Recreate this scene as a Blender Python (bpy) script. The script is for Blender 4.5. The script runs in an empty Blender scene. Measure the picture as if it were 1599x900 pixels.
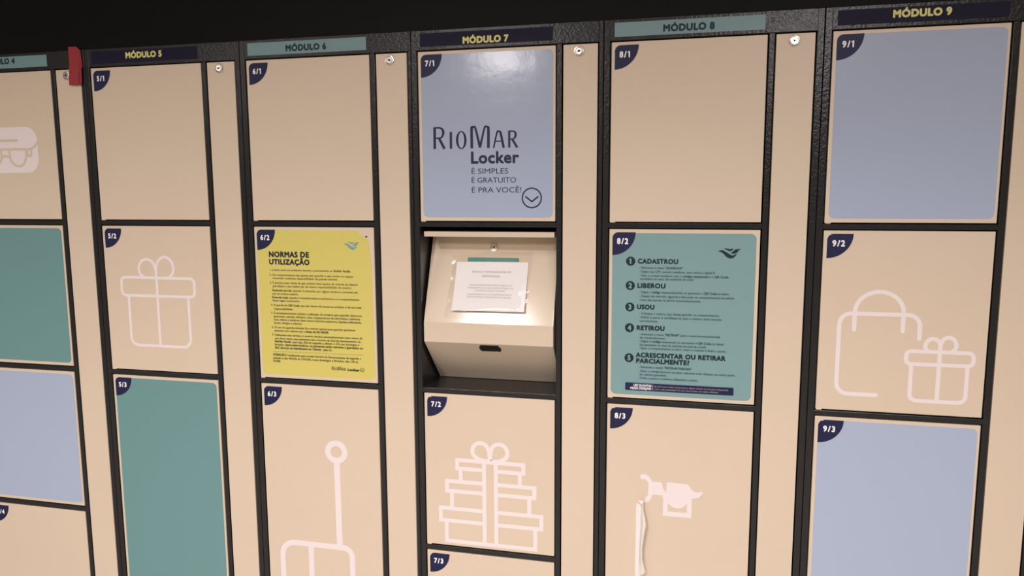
import bpy, bmesh, math, random
from mathutils import Vector, Matrix, noise
from mathutils.geometry import tessellate_polygon
random.seed(7)
SC = bpy.context.scene
COL = SC.collection

# ---------------------------------------------------------------- camera, world, lamps and added fill, exposure
Z0 = 1.44                       # height of the lower edge of the top row of doors
cam_d = bpy.data.cameras.new('camera'); cam = bpy.data.objects.new('camera', cam_d); COL.objects.link(cam)
cam_d.sensor_fit = 'HORIZONTAL'; cam_d.sensor_width = 36.0; cam_d.lens = 1161.34 / 1599 * 36
RT = Vector((0.97382357, 0.22726676, -0.00418102))      # right
DN = Vector((0.02448773, -0.12317969, -0.99208221))     # down
FW = Vector((-0.22598233, 0.96601065, -0.12552053))     # forward
M3 = Matrix((RT, -DN, -FW)).transposed()
cam.matrix_world = Matrix.Translation((0.63343, -1.68546, Z0 + 0.06286)) @ M3.to_4x4()
cam_d.clip_start = 0.05
SC.camera = cam
SC.view_settings.view_transform = 'Standard'; SC.view_settings.look = 'None'
SC.view_settings.gamma = 1.0; SC.view_settings.use_curve_mapping = False
SC.view_settings.exposure = -0.03
world = bpy.data.worlds.new('world'); SC.world = world; world.use_nodes = True
bg = world.node_tree.nodes['Background']
bg.inputs[0].default_value = (1.0, 0.90, 0.83, 1); bg.inputs[1].default_value = 0.19
LAMP = (1.0, 0.925, 0.925)
CEIL = 2.7
def area(x, y, sx, sy, power, spread=150):
    l = bpy.data.lights.new('lamp_or_fill', 'AREA'); l.shape = 'RECTANGLE'; l.size = sx; l.size_y = sy
    l.energy = power; l.color = LAMP; l.spread = math.radians(spread)
    o = bpy.data.objects.new('lamp_or_fill', l); COL.objects.link(o); o.location = (x, y, CEIL - 0.005)
area(-0.51, -2.45, 0.28, 0.34, 54)
area(0.60, -1.75, 0.28, 0.28, 20, 120)
area(1.55, -2.45, 0.28, 0.34, 34)  # fill light added on the right to even out the brightness
area(-2.5, -2.45, 0.28, 0.34, 30)  # added fill on the left, balances the one on the right
area(-0.98, -4.85, 0.40, 0.5, 88, 180)
area(-2.9, -4.4, 0.34, 0.4, 42, 180)  # far fill light, added to brighten the upper left doors
area(1.36, -4.0, 0.3, 0.34, 78, 180)

# ---------------------------------------------------------------- materials
def mat(name, col, rough=0.5, metal=0.0, spec=0.5, bump=None, coat=0.0, var=0.0):
    m = bpy.data.materials.new(name); m.use_nodes = True
    nt = m.node_tree; b = nt.nodes['Principled BSDF']
    b.inputs['Base Color'].default_value = (*col, 1); b.inputs['Roughness'].default_value = rough
    b.inputs['Metallic'].default_value = metal; b.inputs['Specular IOR Level'].default_value = spec
    b.inputs['Coat Weight'].default_value = coat
    tc = nt.nodes.new('ShaderNodeTexCoord')
    if bump:
        sc, st, dist = bump
        n = nt.nodes.new('ShaderNodeTexNoise'); n.inputs['Scale'].default_value = sc; n.inputs['Detail'].default_value = 4
        bp = nt.nodes.new('ShaderNodeBump'); bp.inputs['Strength'].default_value = st; bp.inputs['Distance'].default_value = dist
        nt.links.new(tc.outputs['Object'], n.inputs['Vector']); nt.links.new(n.outputs['Fac'], bp.inputs['Height'])
        nt.links.new(bp.outputs['Normal'], b.inputs['Normal'])
    if var:
        n = nt.nodes.new('ShaderNodeTexNoise'); n.inputs['Scale'].default_value = 3.0; n.inputs['Detail'].default_value = 3
        r = nt.nodes.new('ShaderNodeValToRGB')
        r.color_ramp.elements[0].position = 0.35; r.color_ramp.elements[1].position = 0.65
        r.color_ramp.elements[0].color = (*[c * (1 - var) for c in col], 1); r.color_ramp.elements[1].color = (*[min(1, c * (1 + var)) for c in col], 1)
        nt.links.new(tc.outputs['Object'], n.inputs['Vector']); nt.links.new(n.outputs['Fac'], r.inputs['Fac'])
        nt.links.new(r.outputs['Color'], b.inputs['Base Color'])
    return m
M = dict(
    beige=mat('beige_laminate', (0.66, 0.545, 0.412), 0.42, bump=(420, 0.06, 0.0004), var=0.012),
    frame=mat('charcoal_powder_coat', (0.0205, 0.0195, 0.019), 0.20, spec=0.30, bump=(170, 0.60, 0.0012)),
    dark=mat('black_gap', (0.006, 0.005, 0.005), 0.8),
    blue=mat('light_blue_film', (0.385, 0.450, 0.580), 0.14, spec=0.24, bump=(18, 0.10, 0.004)),
    teal=mat('teal_film', (0.145, 0.290, 0.288), 0.38, spec=0.35),
    aqua=mat('aqua_poster_film', (0.198, 0.338, 0.345), 0.40, spec=0.35),
    yellow=mat('yellow_poster_film', (0.635, 0.555, 0.140), 0.42, spec=0.35),
    navy=mat('navy_vinyl', (0.014, 0.016, 0.058), 0.45, spec=0.25),
    ink=mat('dark_ink', (0.014, 0.018, 0.034), 0.5, spec=0.3),
    ink_navy=mat('navy_ink', (0.016, 0.018, 0.048), 0.5, spec=0.3),
    ink_soft=mat('soft_dark_ink', (0.035, 0.035, 0.025), 0.5, spec=0.3),
    ink_teal=mat('dark_teal_ink', (0.006, 0.022, 0.032), 0.5, spec=0.3),
    ink_haze=mat('thin_teal_ink', (0.030, 0.075, 0.088), 0.5, spec=0.3),
    ink_grey=mat('grey_ink', (0.42, 0.36, 0.34), 0.6),
    white=mat('white_vinyl', (0.85, 0.83, 0.84), 0.5),
    decal=mat('off_white_vinyl', (0.79, 0.71, 0.69), 0.5),
    decal_back=mat('cream_vinyl_back', (0.80, 0.74, 0.66), 0.6),
    signyellow=mat('yellow_lettering', (0.68, 0.63, 0.22), 0.5),
    signnavy=mat('navy_sign_film', (0.012, 0.012, 0.030), 0.5, spec=0.12),
    signteal=mat('teal_sign_film', (0.165, 0.285, 0.295), 0.42),
    bird=mat('teal_ink', (0.16, 0.33, 0.33), 0.5),
    chrome=mat('brushed_chrome', (0.78, 0.74, 0.68), 0.22, metal=1.0),
    hole=mat('keyhole_black', (0.004, 0.004, 0.004), 0.9),
    terminal=mat('cream_painted_steel', (0.65, 0.545, 0.415), 0.13, bump=(300, 0.05, 0.0004)),
    screenteal=mat('green_screen_film', (0.025, 0.20, 0.165), 0.4),
    paper=mat('white_paper', (0.88, 0.86, 0.86), 0.7),
    red=mat('red_tape_film', (0.31, 0.032, 0.036), 0.5, spec=0.3, bump=(60, 0.25, 0.001)),
    black=mat('black_paint', (0.003, 0.003, 0.003), 0.5, spec=0.12, bump=(60, 0.05, 0.002)),
    floor=mat('beige_floor_tile', (0.36, 0.325, 0.285), 0.3),
    ceil=mat('white_ceiling_paint', (0.75, 0.73, 0.70), 0.9),
)
fm = bpy.data.materials.new('clear_plastic'); fm.use_nodes = True
nt = fm.node_tree; nt.nodes.clear()
out = nt.nodes.new('ShaderNodeOutputMaterial'); mx_ = nt.nodes.new('ShaderNodeMixShader')
tr = nt.nodes.new('ShaderNodeBsdfTransparent'); gl = nt.nodes.new('ShaderNodeBsdfGlossy'); fr = nt.nodes.new('ShaderNodeFresnel')
tr.inputs[0].default_value = (0.975, 0.97, 0.96, 1); gl.inputs['Roughness'].default_value = 0.12; 
mx_.inputs[0].default_value = 0.055; nt.nodes.remove(fr); nt.links.new(tr.outputs[0], mx_.inputs[1]); nt.links.new(gl.outputs[0], mx_.inputs[2]); nt.links.new(mx_.outputs[0], out.inputs[0])
M['film'] = fm

# ---------------------------------------------------------------- mesh builder
class Plane:
    """a surface to lay things on: u to the right, v downwards, h off the surface"""
    def __init__(s, O, eu, ev):
        s.O = Vector(O); s.eu = Vector(eu).normalized(); s.ev = Vector(ev).normalized(); s.n = s.ev.cross(s.eu).normalized() * -1
        if s.n.y > 0: s.n = -s.n
    def __call__(s, u, v, h=0.0): return s.O + s.eu * u + s.ev * v + s.n * h
FONT = {}
def glyphs(t, sp=1.0):
    """flat outline of a line of text: vertices, faces"""
    if (t, sp) in FONT: return FONT[(t, sp)]
    c = bpy.data.curves.new('lettering', 'FONT'); c.body = t; c.resolution_u = 3; c.space_character = sp
    o = bpy.data.objects.new('lettering', c); COL.objects.link(o)
    dg = bpy.context.evaluated_depsgraph_get(); me = bpy.data.meshes.new_from_object(o.evaluated_get(dg))
    r = ([tuple(v.co[:2]) for v in me.vertices], [tuple(p.vertices) for p in me.polygons])
    bpy.data.objects.remove(o); bpy.data.curves.remove(c); bpy.data.meshes.remove(me)
    FONT[(t, sp)] = r; return r
def width(t, sp=1.0):
    f = lambda s: max(v[0] for v in glyphs(s, sp)[0])
    return f('.' + t + '.') - f('..')
CAP = max(v[1] for v in glyphs('H')[0])

class MB:
    def __init__(s): s.v = []; s.f = []; s.m = []; s.mats = []; s.k = 0.0
    def mi(s, m):
        if m not in s.mats: s.mats.append(m)
        return s.mats.index(m)
    def add(s, vs, fs, m):
        b = len(s.v); s.v += [Vector(x) for x in vs]; i = s.mi(m)
        for f in fs: s.f.append([b + j for j in f]); s.m.append(i)
    def lift(s): s.k += 6e-6; return s.k
    def box(s, x0, x1, y0, y1, z0, z1, m, bev=0.0, seg=2):
        bm = bmesh.new(); bmesh.ops.create_cube(bm, size=1)
        for v in bm.verts: v.co = ((x0 + x1) / 2 + v.co.x * (x1 - x0), (y0 + y1) / 2 + v.co.y * (y1 - y0), (z0 + z1) / 2 + v.co.z * (z1 - z0))
        if bev: bmesh.ops.bevel(bm, geom=bm.edges[:], offset=bev, segments=seg, affect='EDGES', profile=0.5)
        s.bm(bm, m)
    def bm(s, bm, m):
        bm.verts.index_update(); s.add([v.co.copy() for v in bm.verts], [[v.index for v in f.verts] for f in bm.faces], m); bm.free()
    def poly(s, P, pts, m, h=0.0003, thick=0.0003, holes=()):
        h = h + s.lift(); loops = [pts, *holes]
        flat = [q for l in loops for q in l]
        tris = tessellate_polygon([[Vector((a, -b, 0)) for a, b in l] for l in loops])
        s.add([P(a, b, h) for a, b in flat], [list(t) for t in tris], m)
        if thick:
            for l in loops:
                n = len(l); s.add([P(a, b, h) for a, b in l] + [P(a, b, h - thick) for a, b in l], [[i, (i + 1) % n, n + (i + 1) % n, n + i] for i in range(n)], m)
    def stroke(s, P, pts, w, m, closed=False, caps=True, h=0.0003):
        h = h + s.lift(); n = len(pts); ws = w if isinstance(w, (list, tuple)) else [w] * n
        p = [Vector(q) for q in pts]; L = []; R = []
        for i in range(n):
            a = p[i - 1] if (i or closed) else None; c = p[(i + 1) % n] if (i < n - 1 or closed) else None
            d1 = (p[i] - a).normalized() if a is not None else None; d2 = (c - p[i]).normalized() if c is not None else None
            if d1 is None: d1 = d2
            if d2 is None: d2 = d1
            t = d1 + d2; t = t.normalized() if t.length > 1e-6 else d1
            nn = Vector((-t.y, t.x)); k = max(0.35, nn.dot(Vector((-d1.y, d1.x))))
            o = nn * (ws[i] / 2 / k); L.append(p[i] + o); R.append(p[i] - o)
        vs = [P(q.x, q.y, h) for q in L] + [P(q.x, q.y, h) for q in R]
        fs = [[i, (i + 1) % n, n + (i + 1) % n, n + i] for i in range(n if closed else n - 1)]
        s.add(vs, fs, m)
        if caps and not closed:
            for i, j in ((0, 1), (n - 1, n - 2)):
                d = (p[i] - p[j]).normalized(); e = Vector((-d.y, d.x)); r = ws[i] / 2
                arc = [p[i] + e * r * math.cos(a) + d * r * math.sin(a) for a in [math.pi * q / 8 for q in range(9)]]
                s.add([P(q.x, q.y, h) for q in arc], [list(range(9))], m)
    def text(s, P, t, u0, u1, vb, cap, m, bold=0.0, h=0.0003, slope=0.0, warp=None, sp=1.0):
        """t may hold **bold** runs; fitted between u0 and u1, baseline vb, capitals cap high"""
        runs = t.split('**'); x = 0.0; parts = []
        for i, r in enumerate(runs):
            if not r: continue
            parts.append((r, x, bold if i % 2 == 0 else max(bold, 0.05))); x += width(r, sp)
        ys = cap / CAP; xs = (u1 - u0) / x if u1 is not None else ys
        ox = u0
        for r, x0, b in parts:
            gv, gf = glyphs(r, sp)
            mnx = 0
            if b <= 0: sh = [(0, 0)]
            elif b < 0.04: sh = [(-b / 2, 0), (b / 2, 0)]
            else: sh = [(b / 2 * math.cos(a), b / 2 * math.sin(a)) for a in [math.pi * q / 4 for q in range(8)]]
            for dx, dy in sh:
                hh = h + s.lift()
                def W(q):
                    u = ox + (x0 + q[0] + dx * ys / max(xs, 1e-6) * 1.0) * xs; v = vb - (q[1] + dy) * ys + slope * (u - u0)
                    return P(u, v, hh + (warp(u, v) if warp else 0))
                s.add([W(q) for q in gv], [list(f) for f in gf], m)
            if b >= 0.05:
                ov = [q[0] for q in glyphs('1')[0]]
                for i, ch in enumerate(r):
                    if ch != '1': continue
                    gx = (width(r[:i], sp) if i else 0.0) + min(ov) - b / 2; hh = h + s.lift(); dx = dy = 0.0
                    fl = [(gx + 0.02, CAP + b / 2), (gx - 0.13, CAP - 0.06), (gx - 0.13, CAP - 0.22), (gx + 0.02, CAP - 0.13)]
                    def W1(q): return P(ox + (x0 + q[0]) * xs, vb - q[1] * ys + slope * (ox + (x0 + q[0]) * xs - u0), hh)
                    s.add([W1(q) for q in fl], [[0, 1, 2, 3]], m)
    def lathe(s, P, u, v, prof, m, n=28):
        """prof: (radius, height) pairs round the normal of P at (u, v)"""
        vs = []; fs = []
        for r, h in prof:
            for i in range(n):
                a = 2 * math.pi * i / n; vs.append(P(u + r * math.cos(a), v + r * math.sin(a), h))
        for j in range(len(prof) - 1):
            for i in range(n): fs.append([j * n + i, j * n + (i + 1) % n, (j + 1) * n + (i + 1) % n, (j + 1) * n + i])
        fs.append([(len(prof) - 1) * n + i for i in range(n)])
        s.add(vs, fs, m)
    def build(s, name, parent=None, world_loc=(0, 0, 0), smooth=False, label=None):
        """world_loc: where the builder's own origin sits in the world"""
        me = bpy.data.meshes.new(name)
        lo = Vector([min(v[i] for v in s.v) for i in range(3)]); hi = Vector([max(v[i] for v in s.v) for i in range(3)])
        c = (lo + hi) / 2
        me.from_pydata([v - c for v in s.v], [], s.f)
        for m in s.mats: me.materials.append(M[m])
        me.polygons.foreach_set('material_index', s.m)
        if smooth: me.polygons.foreach_set('use_smooth', [True] * len(me.polygons))
        me.validate(); me.update()
        o = bpy.data.objects.new(name, me); COL.objects.link(o)
        o.location = Vector(world_loc) + c
        if parent is not None:
            pw = Vector(parent['_w']) if '_w' in parent else Vector((0, 0, 0))
            o.parent = parent; o.location = Vector(world_loc) + c - pw
        o['_w'] = list(Vector(world_loc) + c)
        if label: o['label'] = label
        return o
def thing(name, label, cat, loc, group=None):
    o = bpy.data.objects.new(name, None); COL.objects.link(o); o.location = loc; o.empty_display_size = 0.1
    o['label'] = label; o['category'] = cat; o['_w'] = list(loc)
    if group: o['group'] = group
    return o
def tag(o, label, cat, group=None):
    o['label'] = label; o['category'] = cat
    if group: o['group'] = group
def rpoly(pts, rad, closed=True, n=7):
    """polygon / polyline with rounded corners"""
    out = []; N = len(pts); rs = rad if isinstance(rad, (list, tuple)) else [rad] * N
    for i in range(N):
        p = Vector(pts[i]); r = rs[i]
        if r <= 0 or (not closed and i in (0, N - 1)): out.append(tuple(p)); continue
        a = Vector(pts[i - 1]) - p; b = Vector(pts[(i + 1) % N]) - p
        la, lb = a.length, b.length; a.normalize(); b.normalize()
        ang = math.acos(max(-1, min(1, a.dot(b)))); d = min(r / math.tan(ang / 2), la * 0.49, lb * 0.49); r2 = d * math.tan(ang / 2)
        p0, p1 = p + a * d, p + b * d; cc = p + (a + b).normalized() * (r2 / math.sin(ang / 2))
        a0 = math.atan2(p0.y - cc.y, p0.x - cc.x); a1 = math.atan2(p1.y - cc.y, p1.x - cc.x)
        da = (a1 - a0 + math.pi) % (2 * math.pi) - math.pi
        out += [(cc.x + r2 * math.cos(a0 + da * k / n), cc.y + r2 * math.sin(a0 + da * k / n)) for k in range(n + 1)]
    return out
def rect(a, b, c, d): return [(a, c), (b, c), (b, d), (a, d)]
def ell(cx, cy, rx, ry, n=32, a0=0.0, a1=2 * math.pi, closed=True):
    k = n if closed else n + 1
    return [(cx + rx * math.cos(a0 + (a1 - a0) * i / n), cy + ry * math.sin(a0 + (a1 - a0) * i / n)) for i in range(k)]
def smooth_line(pts, n=6, closed=False):
    """Catmull-Rom through the points"""
    p = [Vector(q) for q in pts]; N = len(p); out = []
    for i in range(N if closed else N - 1):
        a = p[i - 1] if (i or closed) else p[0]; b = p[i]; c = p[(i + 1) % N]; d = p[(i + 2) % N] if (i + 2 < N or closed) else p[-1]
        for k in range(n):
            t = k / n; out.append(tuple(0.5 * (2 * b + (c - a) * t + (2 * a - 5 * b + 4 * c - d) * t * t + (3 * b - 3 * c + d - a) * t ** 3)))
    if not closed: out.append(tuple(p[-1]))
    return out

# ---------------------------------------------------------------- measures of a locker module (metres; v downwards from Z0)
W = 0.45; GAP = 0.0028
A_, B_, C_, D_ = 0.0170, 0.3419, 0.3592, 0.4359                 # door left/right, lock panel left/right
TOP = -0.4388
ROW = [(-0.391, 0.0), (0.0167, 0.4049), (0.4218, 0.8107), (0.8284, 1.2174)]
BOT = 1.2314
DEPTH = 0.45
YF = 0.0015                                                      # face of doors, just behind the frame's face
MX = {4: -1.3509, 5: -0.8997, 6: -0.4477, 7: -0.0009, 8: 0.4481, 9: 0.9011, 10: 1.3511}
DOOR = Plane((0, YF, Z0), (1, 0, 0), (0, 0, -1))                 # module-local surface of the doors
FACE = Plane((0, 0, Z0), (1, 0, 0), (0, 0, -1))                  # module-local surface of the frame

# ---------------------------------------------------------------- the setting
def struct(name, boxes, m):
    b = MB()
    for q in boxes: b.box(*q, m)
    o = b.build(name); o['kind'] = 'structure'; return o
XL, XR = MX[4] - 0.001, MX[10] + 0.001
struct('floor', [(-5, 5, -7.5, 0.6, -0.1, 0.0)], 'floor')
struct('ceiling', [(-5, 5, -7.5, 0.6, CEIL, CEIL + 0.1)], 'ceil')
struct('wall_back', [(-5, 5, 0.47, 0.6, 0.0, CEIL)], 'black')
struct('wall_left', [(-5, XL, 0.0, 0.47, 0.0, CEIL)], 'black')
struct('wall_right', [(XR, 5, 0.0, 0.47, 0.0, CEIL)], 'black')
struct('wall_upper', [(XL, XR, 0.004, 0.47, Z0 - TOP + 0.001, CEIL)], 'black')

# ---------------------------------------------------------------- locker modules
def lock_mesh(b, P, u, v, r, key=True, ang=0.5):
    b.lathe(P, u, v, [(r, 0.0), (r, 0.0022), (r * 0.93, 0.0034), (r * 0.78, 0.0036), (r * 0.72, 0.0024)], 'chrome')
    b.lathe(P, u, v, [(r * 0.70, 0.0010), (r * 0.70, 0.0040), (r * 0.62, 0.0047)], 'chrome')
    c, s_ = math.cos(ang), math.sin(ang)
    q = [(-0.34, -0.09), (0.34, -0.09), (0.34, 0.09), (-0.34, 0.09)]
    b.poly(P, [(u + r * (x * c - y * s_), v + r * (x * s_ + y * c)) for x, y in q], 'hole', h=0.0049, thick=0)
    b.poly(P, ell(u, v, r * 0.2, r * 0.2, 12), 'hole', h=0.0049, thick=0)
def module(n, label, heights, skip=()):
    """heights: list of (first row, last row) for the doors of the big column"""
    loc = Vector((MX[n], 0, 0))
    root = thing('locker_cabinet', label, 'locker', tuple(loc), 'numbered locker cabinets of the wall')
    W = MX[n + 1] - MX[n]
    b = MB(); e = 0.0006; z = lambda v: Z0 - v
    b.box(e, A_ - GAP, 0, DEPTH, z(BOT), z(TOP), 'frame', 0.0012)
    b.box(D_ + GAP, W - e, 0, DEPTH, z(BOT), z(TOP), 'frame', 0.0012)
    b.box(B_ + GAP, C_ - GAP, 0, DEPTH, z(BOT) + 0.01, z(ROW[0][0]) + GAP, 'frame', 0.0012)
    b.box(A_ - GAP - 0.001, D_ + GAP + 0.001, 0, DEPTH, z(ROW[0][0]) + GAP, z(TOP), 'frame', 0.0012)
    b.box(A_ - GAP - 0.001, D_ + GAP + 0.001, 0, DEPTH, z(BOT), z(ROW[3][1]) - GAP, 'frame', 0.0012)
    for (r0, r1), (q0, q1) in zip(heights, heights[1:]):
        b.box(A_ - GAP - 0.001, B_ + GAP + 0.001, 0.0004, DEPTH, z(ROW[q0][0]) + GAP, z(ROW[r1][1]) - GAP, 'frame', 0.0012)
    b.box(e, W - e, DEPTH - 0.004, DEPTH + 0.004, z(BOT), z(TOP), 'frame')
    b.build('frame', root, loc, label='charcoal metal frame')
    b = MB(); b.box(0.004, W - 0.004, 0.05, DEPTH, 0, z(BOT), 'frame', 0.002); b.build('plinth', root, loc)
    doors = {}
    for i, (r0, r1) in enumerate(heights):
        if i in skip: continue
        b = MB(); b.box(A_, B_, YF, YF + 0.016, z(ROW[r1][1]), z(ROW[r0][0]), 'beige', 0.0009)
        b.box(A_ + 0.0008, A_ + 0.0125, YF - 0.0012, YF + 0.008, z(ROW[r1][1]) - 0.0020, z(ROW[r1][1]) + 0.0012, 'beige', 0.0010)      # pivot tab
        doors[i] = b.build('door', root, loc)
    b = MB(); b.box(C_, D_, YF, YF + 0.016, z(ROW[3][1]), z(ROW[0][0]), 'beige', 0.0009)
    panel = b.build('lock_panel', root, loc)
    b = MB(); lock_mesh(b, DOOR, 0.3945, -0.3755, 0.0113, ang=random.uniform(-0.5, 1.2)); b.build('key_lock', panel, loc, label='round chrome key lock')
    # name plate on the top rail
    dark = n in (5, 7, 9)
    b = MB(); b.poly(FACE, rect(0.0235, 0.336, -0.4315, -0.4015), 'signnavy' if dark else 'signteal', h=0.0004, thick=0.0004)
    b.text(FACE, 'MÓDULO %d' % n, 0.1265, 0.2345, {4: -0.4135, 5: -0.4118, 6: -0.4085, 7: -0.405, 8: -0.4082, 9: -0.412}[n], 0.0134, 'signyellow' if dark else 'ink_teal', bold=0.12, h=0.0005, sp=1.1)
    b.build('name_plate', root, loc, label='%s name plate reading MÓDULO %d' % ('navy' if dark else 'teal', n))
    return root, doors, loc
def badge(door, loc, text, v0, chip=False):
    b = MB(); u0, v1, s_ = 0.0242, v0 + 0.0070, 0.0515
    arc = [(u0 + s_ * math.cos(a), v1 + s_ * math.sin(a)) for a in [math.pi / 2 * q / 16 for q in range(17)]]
    if chip: tl = [(u0, v1 + 0.011), (u0 + 0.0025, v1 + 0.005), (u0 + 0.006, v1 + 0.0018), (u0 + 0.0085, v1 + 0.0032), (u0 + 0.0105, v1 + 0.0008), (u0 + 0.013, v1)]
    else: tl = [(u0 + 0.0125 - 0.0125 * math.cos(a), v1 + 0.0125 - 0.0125 * math.sin(a)) for a in [math.pi / 2 * q / 6 for q in range(7)]]
    b.poly(DOOR, arc + tl, 'navy', h=0.0007, thick=0.0007)
    b.text(DOOR, text, u0 + 0.0104, u0 + 0.0378, v1 + 0.0258, 0.0120, 'white', bold=0.085, h=0.0008, sp=1.32)
    b.build('number_badge', door, loc, label='navy corner badge reading ' + text)
def film(door, loc, r0, r1, m, extra=None):
    v0, v1 = ROW[r0][0], ROW[r1][1]
    b = MB(); b.poly(DOOR, rpoly(rect(0.0242, 0.3365, v0 + 0.0075, v1 - 0.0085), 0.012), m, h=0.0004, thick=0.0004)
    if extra: extra(b)
    return b.build('colour_film', door, loc)

SX = 'decal'
def loop_gift(b, lid, body, rib, l1, l2, w, r1, r2):
    b.stroke(DOOR, rpoly(lid, r1), w, SX, closed=True)
    b.stroke(DOOR, rpoly(body, [0, r2, r2, 0], closed=False), w, SX, caps=False)
    b.stroke(DOOR, rib, w, SX)
    for l in (l1, l2): b.stroke(DOOR, smooth_line(l, 8), w, SX)

# --- module 4
r4, d4, l4 = module(4, 'leftmost locker cabinet with a glasses case decal above teal and blue doors', [(0, 0), (1, 1), (2, 2), (3, 3)])
def glasses():
    b = MB(); cx = 0.176; w = 0.0066; h2 = 0.0005
    b.poly(DOOR, rpoly(rect(cx - 0.107, cx + 0.107, -0.2475, -0.1255), [0.036, 0.036, 0.036, 0.036]), SX)
    for s_ in (1, -1):
        X = lambda q: [(cx + s_ * (a - cx), v) for a, v in q]
        b.stroke(DOOR, X(smooth_line([(0.176, -0.1885), (0.22, -0.1885), (0.2557, -0.1883), (0.272, -0.1945), (0.2835, -0.2055)], 6)), w, 'beige', h=h2)
        b.stroke(DOOR, X(smooth_line([(0.1905, -0.1853), (0.1905, -0.1648), (0.1986, -0.1509), (0.2161, -0.1432), (0.232, -0.1475), (0.2421, -0.164), (0.2443, -0.1844)], 6)), w, 'beige', h=h2)
        b.stroke(DOOR, X(rpoly([(0.2484, -0.1844), (0.2484, -0.1705), (0.2609, -0.1700), (0.2609, -0.1841)], 0.003, closed=False)), w, 'beige', h=h2)
        b.stroke(DOOR, X([(0.1795, -0.212), (0.217, -0.212)]), 0.0075, 'beige', h=h2)
    b.stroke(DOOR, smooth_line([(0.1627, -0.168), (0.176, -0.1705), (0.1893, -0.168)]), w, 'beige', h=h2)
    return b
glasses().build('glasses_case_decal', d4[0], l4)
badge(d4[0], l4, '4/1', ROW[0][0]); film(d4[1], l4, 1, 1, 'teal'); badge(d4[1], l4, '4/2', ROW[1][0])
film(d4[2], l4, 2, 2, 'blue'); badge(d4[2], l4, '4/3', ROW[2][0]); badge(d4[3], l4, '4/4', ROW[3][0])

# --- module 5
r5, d5, l5 = module(5, 'locker cabinet with a navy name plate, a gift box decal and a tall teal door', [(0, 0), (1, 1), (2, 3)])
badge(d5[0], l5, '5/1', ROW[0][0]); badge(d5[1], l5, '5/2', ROW[1][0])
b = MB()
loop_gift(b, rect(0.0655, 0.2875, 0.1532, 0.2018), [(0.0855, 0.2018), (0.0855, 0.3365), (0.2675, 0.3365), (0.2675, 0.2018)], [(0.1745, 0.1225), (0.1745, 0.3365)],
          [(0.1400, 0.1532), (0.1265, 0.1440), (0.1225, 0.1290), (0.1300, 0.1110), (0.1480, 0.1045), (0.1660, 0.1120), (0.1735, 0.1330), (0.1745, 0.1532)],
          [(0.1745, 0.1532), (0.1755, 0.1300), (0.1830, 0.1080), (0.2020, 0.0975), (0.2200, 0.1060), (0.2275, 0.1240), (0.2240, 0.1410), (0.2110, 0.1532)], 0.0076, 0.013, 0.022)
b.build('gift_box_decal', d5[1], l5, label='off-white line drawing of a gift box')
film(d5[2], l5, 2, 3, 'teal'); badge(d5[2], l5, '5/3', ROW[2][0])

# --- module 6
r6, d6, l6 = module(6, 'locker cabinet with a teal name plate, a yellow rules poster and a suitcase decal door', [(0, 0), (1, 1), (2, 3)])
badge(d6[0], l6, '6/1', ROW[0][0])
BIRD = [[(0.2554, 0.0636), (0.2596, 0.0615), (0.2644, 0.0612), (0.2683, 0.0631), (0.2742, 0.0665), (0.2805, 0.0704), (0.2853, 0.0724), (0.2896, 0.0708), (0.2929, 0.0693), (0.2939, 0.0703), (0.2916, 0.0738), (0.2879, 0.0773), (0.2832, 0.0791), (0.2784, 0.0787), (0.273, 0.076), (0.2686, 0.0716), (0.2641, 0.0672), (0.2602, 0.0652)], [(0.2662, 0.0577), (0.271, 0.0569), (0.2768, 0.0583), (0.2811, 0.0587), (0.2839, 0.0577), (0.2865, 0.0567), (0.2854, 0.0604), (0.2826, 0.0625), (0.2793, 0.0635), (0.275, 0.0616), (0.2706, 0.0591)], [(0.2818, 0.0667), (0.2855, 0.0639), (0.2897, 0.0599), (0.2944, 0.0586), (0.3015, 0.058), (0.2983, 0.0613), (0.2947, 0.0663), (0.2914, 0.0681), (0.2857, 0.0686)]]
def bird(b, m, scale, u0, v0, h):
    for l in BIRD: b.poly(DOOR, smooth_line([(u0 + (x - 0.2554) * scale, v0 + (y - 0.0567) * scale) for x, y in l], 3, closed=True), m, h=h, thick=0)
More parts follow.
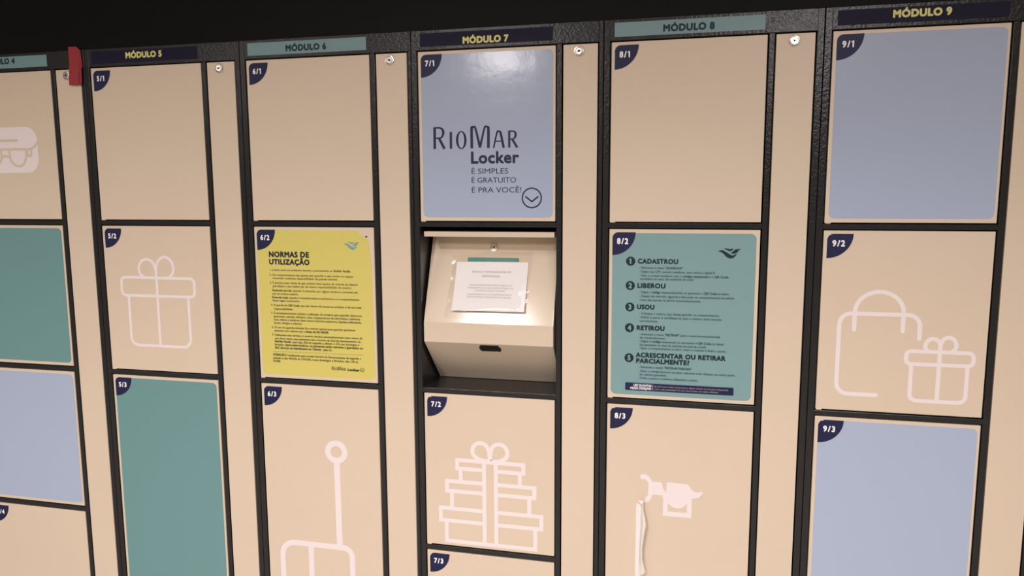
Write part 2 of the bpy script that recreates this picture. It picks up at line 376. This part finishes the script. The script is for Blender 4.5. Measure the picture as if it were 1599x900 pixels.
def logo(b, P, u0, v0, k, m, h):
    """the tall thin shopping centre lettering; k scales it, (u0, v0) takes the foot of its first letter"""
    T = lambda q: [(u0 + (x - 0.0549) * k, v0 + (y + 0.1683) * k) for x, y in q]
    def st(q, w, sm=True):
        q2 = smooth_line(q, 5) if sm and len(q) > 2 else q
        if isinstance(w, (list, tuple)):
            N = len(q2) - 1; M_ = len(w) - 1; ww = []
            for i in range(N + 1):
                t = i / N * M_; j = min(int(t), M_ - 1); ww.append((w[j] * (1 - t + j) + w[j + 1] * (t - j)) * k * 1.1)
        else: ww = w * k * 1.1
        b.stroke(P, T(q2), ww, m, caps=False, h=h)
    st([(0.0554, -0.2186), (0.0549, -0.1683)], 0.0060)
    st([(0.0553, -0.2168), (0.0667, -0.2168), (0.0740, -0.2134), (0.0764, -0.2062), (0.0745, -0.1985), (0.0700, -0.1940), (0.0584, -0.1932)], [0.0034, 0.0036, 0.0050, 0.0058, 0.0048, 0.0032, 0.0028])
    st([(0.0655, -0.1936), (0.0790, -0.1683)], 0.0058)
    st([(0.0950, -0.2071), (0.0948, -0.1683)], 0.0054)
    O_ = ell(0.1201, -0.1876, 0.0130, 0.0208, 40); I_ = ell(0.1201, -0.1876, 0.0070, 0.0184, 40)
    b.poly(P, T(O_), m, h=h, thick=0, holes=[T(I_)])
    st([(0.1455, -0.1683), (0.1453, -0.2110), (0.1470, -0.2165), (0.1510, -0.2170), (0.1550, -0.2120), (0.1652, -0.1697)], [0.0060, 0.0060, 0.0044, 0.0040, 0.0046, 0.0056])
    st([(0.1652, -0.1697), (0.1757, -0.2125), (0.1795, -0.2170), (0.1838, -0.2160), (0.1856, -0.2101), (0.1851, -0.1683)], [0.0050, 0.0040, 0.0040, 0.0046, 0.0060, 0.0060])
    st([(0.1977, -0.1683), (0.2055, -0.2018), (0.2086, -0.2058), (0.2122, -0.2050), (0.2150, -0.1995), (0.2216, -0.1683)], [0.0034, 0.0036, 0.0034, 0.0040, 0.0052, 0.0054])
    st([(0.2016, -0.1835), (0.2180, -0.1835)], 0.0026)
    st([(0.2348, -0.2066), (0.2347, -0.1683)], 0.0048)
    st([(0.2348, -0.2054), (0.2442, -0.2053), (0.2487, -0.2025), (0.2499, -0.1969), (0.2480, -0.1912), (0.2440, -0.1881), (0.2370, -0.1876)], [0.0026, 0.0030, 0.0042, 0.0050, 0.0042, 0.0026, 0.0024])
    st([(0.2415, -0.1880), (0.2535, -0.1683)], 0.0048)
b = MB()
outline = rpoly(rect(0.0242, 0.3363, 0.0250, 0.3962), [0.012, 0, 0.012, 0.012])
i0 = min(range(len(outline)), key=lambda i: abs(outline[i][0] - 0.3363) + abs(outline[i][1] - 0.0250))
outline[i0:i0 + 1] = [(0.3010, 0.0250), (0.3026, 0.0290), (0.3062, 0.0352), (0.3160, 0.0428), (0.3240, 0.0445), (0.3275, 0.0548), (0.3296, 0.0700), (0.3318, 0.1000), (0.3335, 0.1500), (0.3347, 0.2150), (0.3358, 0.3200)]
b.poly(DOOR, outline, 'yellow', h=0.0004, thick=0.0004)
b.poly(DOOR, [(0.3185, 0.0412), (0.3205, 0.0372), (0.3238, 0.0368), (0.3252, 0.0410)], 'ink_soft', h=0.0002, thick=0)
HT = 0.0005
b.text(DOOR, 'NORMAS DE', 0.0555, 0.1675, 0.0922, 0.0128, 'ink', bold=0.12, h=HT, sp=1.10)
b.text(DOOR, 'UTILIZAÇÃO', 0.0555, 0.1685, 0.1108, 0.0122, 'ink', bold=0.12, h=HT, sp=1.10)
bird(b, 'bird', 0.88, 0.2620, 0.0520, HT)
P6 = [((0.0557, 0.1253), (0.2782, 0.1249)), ((0.0551, 0.1383), (0.2849, 0.1374)), ((0.0626, 0.1459), (0.2438, 0.1462)), ((0.0549, 0.1578), (0.296, 0.1579)), ((0.0627, 0.1667), (0.2789, 0.1659)), ((0.0568, 0.1772), (0.2958, 0.1772)), ((0.0606, 0.1863), (0.1337, 0.1855)), ((0.0559, 0.1948), (0.2988, 0.1957)), ((0.0608, 0.2035), (0.1375, 0.2032)), ((0.0555, 0.2154), (0.3037, 0.2146)), ((0.063, 0.225), (0.1176, 0.2241)), ((0.0549, 0.2362), (0.3051, 0.2352)), ((0.0616, 0.2449), (0.2997, 0.2436)), ((0.062, 0.2531), (0.3035, 0.252)), ((0.0616, 0.2612), (0.1414, 0.2607)), ((0.0552, 0.2731), (0.2861, 0.2719)), ((0.0624, 0.2817), (0.214, 0.2804)), ((0.0547, 0.2929), (0.3043, 0.2917)), ((0.0624, 0.3021), (0.2999, 0.3002)), ((0.0621, 0.3101), (0.2956, 0.3081)), ((0.0616, 0.3184), (0.3051, 0.316)), ((0.0613, 0.3264), (0.2217, 0.3245)), ((0.0554, 0.3446), (0.2986, 0.3432)), ((0.0549, 0.3538), (0.2911, 0.3513)), ((0.0546, 0.3608), (0.0769, 0.3607))]
T6 = ['1. Locker para uso exclusivo durante a permanência no **RioMar Recife.**', '2. Os compartimentos são apenas para guardar o que couber no espaço', 'reservado, mediante disponibilidade de guarda-volumes.',
      '3. É preciso estar ciente de que existem duas opções de retirada de objetos', 'guardados e que ambas são de inteira responsabilidade do usuário:', '· **Retirada parcial:** quando é acessado por algum motivo e continua em', 'uso do mesmo usuário.',
      '· **Retirada total:** quando é retirado todos os pertences e os compartimentos', 'ficam vagos novamente.', '4. A guarda do **QR Code**, que são chaves de acesso no armário, é de sua total', 'responsabilidade.',
      '5. É terminantemente vedada a utilização do armário para guardar alimentos', 'perecíveis, animais, dinheiro, joias, equipamentos de informática, telefones', 'sem, vídeos e similares, bem como materiais explosivos, líquidos inflamáveis,', 'armas, drogas e tabacos.',
      '6. O uso do guarda-volumes fica restrito apenas para guardar pertences', 'pessoais com valores até o **limite de R$ 500,00.**', '7. Utilizando este serviço, o usuário declara automaticamente estar ciente de', 'que deve retirar seus pertences até o horário do final de funcionamento do',
      '**RioMar Recife**, qual seja, 22h de segunda a sábado e 21h aos domingos e', 'feriados. **Após estes horários, os pertences serão retirados e guardados no**', '**SAC (Serviço de Atendimento ao Cliente) - piso L1.**', '**ATENÇÃO:** Lembramos que o nosso horário de funcionamento de segunda a',
      'sábado é das 9h/22h às 21h/22h, e aos domingos e feriados, das 12h às', '21h/20h.']
for (a, c), t in zip(P6, T6):
    b.text(DOOR, t, a[0], c[0], (a[1] + c[1]) / 2 + 0.0026, 0.0054, 'ink_soft', bold=0.03, h=HT)
b.stroke(DOOR, [(0.0557, 0.3358), (0.3065, 0.3345)], 0.0004, 'ink_soft', h=HT)
logo(b, DOOR, 0.2192, 0.3768, 0.188, 'ink', HT)
b.text(DOOR, 'Locker', 0.2612, 0.2940, 0.3766, 0.0062, 'ink', bold=0.09, h=HT)
b.stroke(DOOR, ell(0.3012, 0.3727, 0.0050, 0.0050, 20), 0.0009, 'ink_soft', closed=True, h=HT); b.stroke(DOOR, [(0.2985, 0.3722), (0.3012, 0.3745), (0.3039, 0.3722)], 0.0010, 'ink', h=HT)
b.build('rules_poster', d6[1], l6, label='yellow poster of usage rules with its top corner torn')
badge(d6[1], l6, '6/2', ROW[1][0])
b = MB()
b.stroke(DOOR, ell(0.2222, 0.5917, 0.0235, 0.0230, 36), 0.0150, SX, closed=True)
b.stroke(DOOR, [(0.2228, 0.6120), (0.2232, 0.8480)], 0.0166, SX, caps=False)
b.stroke(DOOR, rpoly(rect(0.0575, 0.2575, 0.8495, 1.1350), [0.036, 0.024, 0.024, 0.036]), 0.0150, SX, closed=True)
for u in (0.1405, 0.1790): b.stroke(DOOR, [(u, 0.8495), (u, 1.1350)] if u < 0.15 else [(u, 1.1350), (u, 1.1450)], 0.0150, SX, caps=False)
b.build('suitcase_decal', d6[2], l6, label='off-white drawing of a suitcase with a pull handle')
badge(d6[2], l6, '6/3', ROW[2][0])

# --- module 7 (its second compartment is the open niche of the terminal)
r7, d7, l7 = module(7, 'locker cabinet with a light blue logo door above an open niche holding a terminal', [(0, 0), (1, 1), (2, 2), (3, 3)], skip=(1,))
def brand(b):
    logo(b, DOOR, 0.0549, -0.1683, 1.0, 'ink_navy', HT)
    b.text(DOOR, 'Locker', 0.1415, 0.2575, -0.1342, 0.0255, 'ink_navy', bold=0.072, h=HT, sp=1.06)
    for t, u1, vb in (('É SIMPLES', 0.2325, -0.1098), ('É GRATUITO', 0.2515, -0.0890), ('É PRA VOCÊ!', 0.2645, -0.0663)): b.text(DOOR, t, 0.1425, u1, vb, 0.0120, 'ink_navy', h=HT)
    b.stroke(DOOR, ell(0.2874, -0.0536, 0.0222, 0.0222, 48), 0.0032, 'ink_navy', closed=True, h=HT)
    b.stroke(DOOR, [(0.2733, -0.0563), (0.2875, -0.0451), (0.3018, -0.0563)], 0.0034, 'ink_navy', h=HT)
film(d7[0], l7, 0, 0, 'blue', brand); badge(d7[0], l7, '7/1', ROW[0][0])
b = MB(); w = 0.0102; cu = 0.1826
b.stroke(DOOR, smooth_line([(0.1790, 0.5850), (0.1560, 0.5815), (0.1418, 0.5715), (0.1388, 0.5590), (0.1450, 0.5450), (0.1600, 0.5395), (0.1730, 0.5450), (0.1800, 0.5590), (0.1826, 0.5840)], 8), w, SX)
b.stroke(DOOR, smooth_line([(0.1862, 0.5850), (0.2092, 0.5815), (0.2234, 0.5715), (0.2264, 0.5590), (0.2202, 0.5450), (0.2052, 0.5395), (0.1922, 0.5450), (0.1852, 0.5590), (0.1826, 0.5840)], 8), w, SX)
for s_ in (-1, 1):
    X = lambda d, v: (cu + s_ * d, v)
    b.stroke(DOOR, [X(0.0148, 0.5870), X(0.0148, 0.7985)], w, SX, caps=False)
    for hw, v0, v1, bw, v2 in ((0.0835, 0.5868, 0.6085, 0.0748, 0.6425), (0.1105, 0.6425, 0.6680, 0.0980, 0.7135), (0.1278, 0.7135, 0.7455, 0.1128, 0.7985)):
        b.stroke(DOOR, [X(0.0148, v0), X(hw, v0), X(hw, v1), X(0.0148, v1)], w, SX, caps=False)
        b.stroke(DOOR, [X(bw, v1), X(bw, v2)], w, SX, caps=False)
b.stroke(DOOR, [(cu - 0.1128 - w / 2, 0.7985), (cu + 0.1128 + w / 2, 0.7985)], w, SX, caps=False)
b.stroke(DOOR, [(cu - 0.0148, 0.5868), (cu + 0.0148, 0.5868)], w, SX, caps=False)
b.build('gift_stack_decal', d7[2], l7, label='off-white drawing of three stacked gift boxes')
badge(d7[2], l7, '7/2', ROW[2][0], True); badge(d7[3], l7, '7/3', ROW[3][0])

# --- module 8
r8, d8, l8 = module(8, 'locker cabinet with a teal name plate, an aqua instruction poster and a torn decal', [(0, 0), (1, 1), (2, 3)])
badge(d8[0], l8, '8/1', ROW[0][0])
b = MB(); b.poly(DOOR, rpoly(rect(0.0242, 0.3345, 0.0252, 0.3968), 0.012), 'aqua', h=0.0004, thick=0.0004)
bird(b, 'ink_teal', 1.0, 0.2554, 0.0567, HT)
for k, (q, heads) in enumerate([((0.0655, 0.0886), [('CADASTROU', 0.0815, 0.1710, 0.0930)]), ((0.0655, 0.1439), [('LIBEROU', 0.0812, 0.1445, 0.1482)]), ((0.0654, 0.1929), [('USOU', 0.0812, 0.1210, 0.1968)]),
                                ((0.0654, 0.2407), [('RETIROU', 0.0812, 0.1445, 0.2448)]), ((0.0654, 0.3104), [('ACRESCENTAR OU RETIRAR', 0.0812, 0.2780, 0.3076), ('PARCIALMENTE?', 0.0812, 0.2006, 0.3212)])]):
    b.poly(DOOR, ell(q[0], q[1], 0.0104, 0.0104, 28), 'ink_teal', h=HT, thick=0)
    b.text(DOOR, str(k + 1), q[0] - 0.0036, q[0] + 0.0036, q[1] + 0.0055, 0.0110, 'aqua', bold=0.10, h=HT + 0.0002)
    for t, a, c, vb in heads: b.text(DOOR, t, a, c, vb, 0.0098, 'ink_teal', bold=0.115, h=HT, sp=1.10)
P8 = [((0.0845, 0.1032), (0.181, 0.1019)), ((0.0847, 0.1124), (0.2493, 0.1108)), ((0.0848, 0.1213), (0.2785, 0.1196)), ((0.0876, 0.1282), (0.2051, 0.1274)), ((0.0855, 0.1589), (0.2822, 0.1568)), ((0.0856, 0.1681), (0.2935, 0.1658)), ((0.0876, 0.1763), (0.2219, 0.175)), ((0.0863, 0.2074), (0.2624, 0.2058)), ((0.0857, 0.2159), (0.2669, 0.2146)), ((0.088, 0.2241), (0.1292, 0.2236)), ((0.0871, 0.2548), (0.2647, 0.2538)), ((0.0887, 0.2627), (0.146, 0.2618)), ((0.0861, 0.2706), (0.2738, 0.2703)), ((0.0886, 0.2791), (0.2351, 0.2781)), ((0.0858, 0.2866), (0.2786, 0.2862)), ((0.0871, 0.3309), (0.2059, 0.3297)), ((0.0867, 0.3398), (0.2983, 0.3396)), ((0.0892, 0.3483), (0.1514, 0.3469)), ((0.0861, 0.3564), (0.2206, 0.3553))]
T8 = ['- Selecione o menu **"GUARDAR"**', '- Digite seu CPF, e-mail e telefone, uma senha e digital 8', '- Para o e-mail receberá com o **código sequencial** e o **QR Code**', 'enviados no caso de ausência de sinal.',
      '- Digite o **código** sequencialmente ou aproxime o **QR Code** ao leitor.', '- Depois de retirado, aguarde a liberação do compartimento escolhido.', 'Uma das portas se abrirá automaticamente.',
      '- Coloque o volume que deseja guardar no compartimento.', '- Feche a porta e certifique-se que o mesmo está travado', 'corretamente.',
      '- Selecione o menu **"RETIRAR"** para o encerramento/retirada', 'do compartimento.', '- Digite o **código** sequencial ou aproxime o **QR Code** ao leitor', '(ou apresente no caso de ausência do sinal da e-mail)', '- Após o compartimento se abrir, retire o volume e feche a porta.',
      '- Selecione a opção **"RETIRAR PARCIAL"**', '- Após o compartimento se abrir, adicione mais objetos ou retire parte', 'do volume guardado.', '- Feche a porta e continue utilizando o locker.']
for (a, c), t in zip(P8, T8):
    b.text(DOOR, t, a[0], c[0], (a[1] + c[1]) / 2 + 0.0024, 0.0050, 'ink_haze', bold=0.018, h=HT)
b.poly(DOOR, rpoly(rect(0.0577, 0.2970, 0.3682, 0.3858), 0.002), 'navy', h=HT, thick=0)
b.text(DOOR, 'USE QUANTAS', 0.0765, 0.1172, 0.3760, 0.0050, 'white', bold=0.06, h=HT + 0.0002); b.text(DOOR, 'VEZES DESEJAR!', 0.0685, 0.1172, 0.3830, 0.0050, 'white', bold=0.06, h=HT + 0.0002)
b.stroke(DOOR, [(0.1202, 0.3705), (0.1202, 0.3835)], 0.0005, 'white', h=HT + 0.0002)
b.text(DOOR, 'Se você quer voltar novamente e algum volume se encontra disponível,', 0.1230, 0.2860, 0.3758, 0.0036, 'ink_grey', h=HT + 0.0002); b.text(DOOR, 'volte e use novamente. As suas vezes podem ser todas utilizadas.', 0.1230, 0.2655, 0.3822, 0.0036, 'ink_grey', h=HT + 0.0002)
b.build('instruction_poster', d8[1], l8, label='aqua poster of five numbered steps')
badge(d8[1], l8, '8/2', ROW[1][0])
b = MB()
b.poly(DOOR, [(0.0964, 0.5873), (0.1059, 0.5846), (0.1155, 0.5895), (0.1241, 0.6018), (0.1442, 0.6015), (0.1493, 0.6180), (0.1553, 0.6262), (0.1565, 0.5998), (0.2017, 0.6014), (0.2070, 0.6050), (0.2125, 0.6148), (0.2230, 0.6190), (0.2385, 0.6165),
              (0.2326, 0.6304), (0.2234, 0.6325), (0.2135, 0.6352), (0.2135, 0.6820), (0.1487, 0.6820), (0.1492, 0.6380), (0.1448, 0.6329), (0.1247, 0.6328), (0.1190, 0.6473), (0.1131, 0.6523), (0.1059, 0.6523), (0.1081, 0.6432), (0.1140, 0.6357), (0.1146, 0.6047), (0.1085, 0.5976), (0.0965, 0.5968)],
       SX, holes=[[(0.1595, 0.6500), (0.1640, 0.6550), (0.1703, 0.6590), (0.1780, 0.6610), (0.1849, 0.6612), (0.1920, 0.6585), (0.1973, 0.6545), (0.2028, 0.6475), (0.2031, 0.6703), (0.1597, 0.6706)]])
b.stroke(DOOR, [(0.2300, 0.6320), (0.2362, 0.6248)], 0.0012, 'ink_grey')
b.poly(DOOR, [(0.0872, 0.6653), (0.0891, 0.6575), (0.0960, 0.6560), (0.1000, 0.6680), (0.1010, 0.7100), (0.1020, 0.7800), (0.1005, 0.8400), (0.1010, 0.9400), (0.0875, 0.9400)], SX)
# the peeled edge stands off the door and curls over
cl = [(0.0950, 0.0930, 0.6560, 0.6480), (0.1000, 0.1040, 0.6640, 0.6470), (0.0990, 0.1050, 0.6800, 0.6700), (0.0980, 0.1095, 0.6950, 0.6880), (0.0985, 0.1122, 0.7080, 0.7060), (0.0975, 0.1085, 0.7280, 0.7290), (0.0965, 0.1045, 0.7600, 0.7620), (0.0955, 0.1050, 0.7900, 0.7920), (0.0960, 0.1125, 0.8150, 0.8230), (0.0965, 0.1078, 0.8300, 0.8310)]
vs = []; 
for i, (a, c, v, v2) in enumerate(cl):
    lift = 0.005 + 0.010 * math.sin(math.pi * (i + 0.6) / len(cl))
    for k in range(6):
        t = k / 5; vs.append(DOOR(a + (c - a) * t, v + (v2 - v) * t, 0.0006 + lift * math.sin(t * math.pi * 0.72)))
b.add(vs, [[i * 6 + k, i * 6 + k + 1, i * 6 + k + 7, i * 6 + k + 6] for i in range(len(cl) - 1) for k in range(5)], 'decal_back')
b.build('torn_decal', d8[2], l8, label='off-white decal torn away to scraps, its left edge peeling')
badge(d8[2], l8, '8/3', ROW[2][0], True)

# --- module 9
r9, d9, l9 = module(9, 'rightmost locker cabinet with light blue doors above and below a shopping bag decal', [(0, 0), (1, 1), (2, 3)])
film(d9[0], l9, 0, 0, 'blue'); badge(d9[0], l9, '9/1', ROW[0][0]); badge(d9[1], l9, '9/2', ROW[1][0])
b = MB(); w = 0.0088
b.stroke(DOOR, rpoly([(0.1360, 0.3680), (0.0565, 0.3680), (0.0565, 0.1925), (0.2138, 0.1925), (0.2138, 0.2420)], 0.0235, closed=False), w, SX)
b.stroke(DOOR, [(0.0862, 0.2275)] + [(0.1337 - 0.0475 * math.cos(a), 0.1890 - 0.0440 * math.sin(a)) for a in [math.pi * q / 24 for q in range(25)]] + [(0.1812, 0.2275)], w, SX)
loop_gift(b, rect(0.1910, 0.3188, 0.2690, 0.2965), [(0.2018, 0.2965), (0.2018, 0.3755), (0.3085, 0.3755), (0.3085, 0.2965)], [(0.2548, 0.2520), (0.2548, 0.3755)],
          [(0.2350, 0.2690), (0.2275, 0.2625), (0.2268, 0.2530), (0.2330, 0.2438), (0.2425, 0.2415), (0.2510, 0.2460), (0.2548, 0.2560), (0.2548, 0.2690)],
          [(0.2548, 0.2690), (0.2552, 0.2540), (0.2600, 0.2425), (0.2700, 0.2372), (0.2795, 0.2415), (0.2848, 0.2520), (0.2825, 0.2625), (0.2750, 0.2690)], 0.0084, 0.010, 0.014)
b.build('shopping_bag_decal', d9[1], l9, label='off-white drawing of a shopping bag and gift box')
film(d9[2], l9, 2, 3, 'blue'); badge(d9[2], l9, '9/3', ROW[2][0], True)

# ---------------------------------------------------------------- terminal in the niche of module 7
tl = Vector((MX[7], 0, 0)); UL, UR = 0.0195, 0.3385
term = thing('service_terminal', 'cream slope-fronted terminal box set in the open niche under the blue logo door', 'terminal', (MX[7] + 0.18, 0.1, Z0 - 0.4074))
prof = [(0.030, 0.0832), (0.245, 0.0), (0.2925, 0.0), (0.4074, 0.1149), (0.4074, 0.30), (0.030, 0.30)]     # (v, depth)
bm = bmesh.new(); n = len(prof)
va = [bm.verts.new((UL, y, Z0 - v)) for v, y in prof]; vb_ = [bm.verts.new((UR, y, Z0 - v)) for v, y in prof]
bm.faces.new(va); bm.faces.new(vb_[::-1])
for i in range(n): bm.faces.new((va[i], vb_[i], vb_[(i + 1) % n], va[(i + 1) % n]))
bmesh.ops.recalc_face_normals(bm, faces=bm.faces[:]); bmesh.ops.bevel(bm, geom=bm.edges[:], offset=0.0016, segments=3, affect='EDGES', profile=0.5)
b = MB(); b.bm(bm, 'terminal'); b.build('housing', term, tl)
b = MB(); b.box(0.0245, 0.3405, 0.0, 0.085, Z0 - 0.0372, Z0 - 0.0250, 'terminal', 0.0012); b.build('hood', term, tl)
SLOPE = Plane((0, 0.08, Z0 - 0.038), (1, 0, 0), (0, -0.080, -0.207))
LOWER = Plane((0, 0.0, Z0 - 0.2925), (1, 0, 0), (0, 0.118, -0.1185))
b = MB(); lock_mesh(b, SLOPE, 0.1802, 0.0304, 0.0104, ang=-0.6); b.build('key_lock', term, tl, label='round chrome key lock')
b = MB(); b.poly(SLOPE, rpoly(rect(0.1158, 0.2445, 0.0567, 0.1700), 0.003), 'screenteal', h=0.0004, thick=0.0004); b.build('screen_panel', term, tl, label='green screen panel mostly hidden by the notice')
b = MB(); slot = [(0.1605, 0.0058), (0.2044, 0.0052), (0.2058, 0.0130), (0.2084, 0.0128), (0.2096, 0.0208), (0.2075, 0.0296), (0.2036, 0.0324), (0.2004, 0.0304), (0.1590, 0.0318), (0.1556, 0.0240), (0.1553, 0.0155)]
b.poly(LOWER, slot, 'hole', h=0.0004, thick=0.0006); b.build('cable_slot', term, tl, label='ragged black slot')

# ---------------------------------------------------------------- paper notice in its plastic sleeve, taped on the terminal
note = thing('paper_notice', 'white printed notice in a clear plastic sleeve taped on the terminal slope', 'notice', (MX[7] + 0.18, 0.03, Z0 - 0.17))
S0, S1 = 0.0685, 0.1930
def lift(u, s): t = (s - S0) / (S1 - S0); return 0.0012 + 0.0098 * t * t + 0.0012 * math.sin((u - 0.09) * 17)
b = MB(); nu, nv = 14, 12; vs = []
for j in range(nv + 1):
    for i in range(nu + 1):
        u = 0.0893 + (0.2680 - 0.0893) * i / nu + 0.0004 * j / nv; s_ = S0 + (S1 - S0) * j / nv - 0.0012 * i / nu; vs.append(SLOPE(u, s_, lift(u, s_)))
b.add(vs, [[j * (nu + 1) + i, j * (nu + 1) + i + 1, (j + 1) * (nu + 1) + i + 1, (j + 1) * (nu + 1) + i] for j in range(nv) for i in range(nu)], 'paper')
for t, a, c, s_, cap in (('SERVIÇO TEMPORARIAMENTE', 0.1300, 0.2275, 0.0958, 0.0046), ('INDISPONÍVEL', 0.1565, 0.2025, 0.1066, 0.0046), ('PARA MAIORES INFORMAÇÕES, DIRIJA-SE AO', 0.1270, 0.2330, 0.1288, 0.0036),
                    ('ATENDIMENTO AO CLIENTE, NO PISO TÉRREO OU', 0.1235, 0.2375, 0.1360, 0.0036), ('LIGUE PARA O NOSSO TELEFONE.', 0.1420, 0.2180, 0.1430, 0.0036), ('AGRADECEMOS A SUA COMPREENSÃO E', 0.1238, 0.2342, 0.1524, 0.0036), ('DESCULPEM PELO TRANSTORNO CAUSADO.', 0.1242, 0.2340, 0.1592, 0.0036)):
    b.text(SLOPE, t, a, c, s_, cap, 'ink_grey', bold=0.02 if cap > 0.004 else 0.0, h=0.0004, warp=lift)
b.build('sheet', note, tl, label='white sheet with grey print')
b = MB(); nu, nv = 34, 30; vs = []
for j in range(nv + 1):
    for i in range(nu + 1):
        t, q = i / nu, j / nv
        e = 0.0035 * noise.noise(Vector((i * 0.31, j * 0.27, 3)))
        u = (0.0745 + 0.0040 * math.sin(q * 5)) * (1 - t) + (0.2745 + 0.003 * math.sin(q * 4 + 1)) * t; s_ = (0.0500 - 0.012 * t + 0.002 * math.sin(t * 9)) * (1 - q) + (0.2105 - 0.006 * t + 0.003 * math.sin(t * 7)) * q
        edge = min(t, 1 - t, q, 1 - q); k = max(0.0, 1 - min(t, 1 - t, q * 2.4, 1 - q) / 0.16)
        h = 0.0012 + max(0, lift(min(max(u, 0.09), 0.268), min(s_, S1))) * min(1, edge / 0.10) + k * 0.0020 * (1 + math.sin(i * 0.9 + j * 0.7)) * (0.35 + 0.65 * q) + 0.0006 * noise.noise(Vector((i * 0.5, j * 0.45, 9)))
        vs.append(SLOPE(u + e * k, s_ + e * k, max(0.0008, h)))
b.add(vs, [[j * (nu + 1) + i, j * (nu + 1) + i + 1, (j + 1) * (nu + 1) + i + 1, (j + 1) * (nu + 1) + i] for j in range(nv) for i in range(nu)], 'film')
b.build('plastic_sleeve', note, tl, smooth=True, label='clear crinkled plastic')

# ---------------------------------------------------------------- red tape across the top of the two left cabinets
t5 = Vector((MX[5], 0, 0)); b = MB()
TP = Plane((0, -0.0006, Z0), (1, 0, 0), (0, 0, -1))
def sheet(pts, m, hf):
    N = len(pts); b.add([TP(u, v, hf(u, v)) for u, v in pts] + [TP(u, v, hf(u, v) - 0.0004) for u, v in pts], [list(range(N)), list(range(N, 2 * N))[::-1]] + [[i, (i + 1) % N, N + (i + 1) % N, N + i] for i in range(N)], m)
sheet([(-0.0443, -0.4475), (-0.0195, -0.4470), (-0.0170, -0.4420), (-0.0140, -0.3930), (-0.0448, -0.3945)], 'red', lambda u, v: 0.0010)
sheet([(-0.0195, -0.4470), (-0.0072, -0.4370), (-0.0040, -0.4079), (-0.0022, -0.3930), (-0.0140, -0.3930), (-0.0170, -0.4420)], 'red', lambda u, v: 0.0010 + 0.12 * max(0, u + 0.017))
sheet([(-0.0449, -0.3990), (-0.0150, -0.3985), (-0.0170, -0.3485), (-0.0468, -0.3498)], 'red', lambda u, v: 0.0016 + 0.05 * (v + 0.399) + 0.04 * max(0, -0.03 - u))
sheet([(-0.0150, -0.3985), (-0.0020, -0.3960), (-0.0050, -0.3544), (-0.0110, -0.3487), (-0.0170, -0.3485)], 'red', lambda u, v: 0.0016 + 0.40 * max(0, u + 0.0165))
tag(b.build('adhesive_tape', None, t5), 'strip of red adhesive tape stuck over the frame between the two leftmost cabinets', 'tape')

for o in bpy.data.objects:
    if '_w' in o: del o['_w']
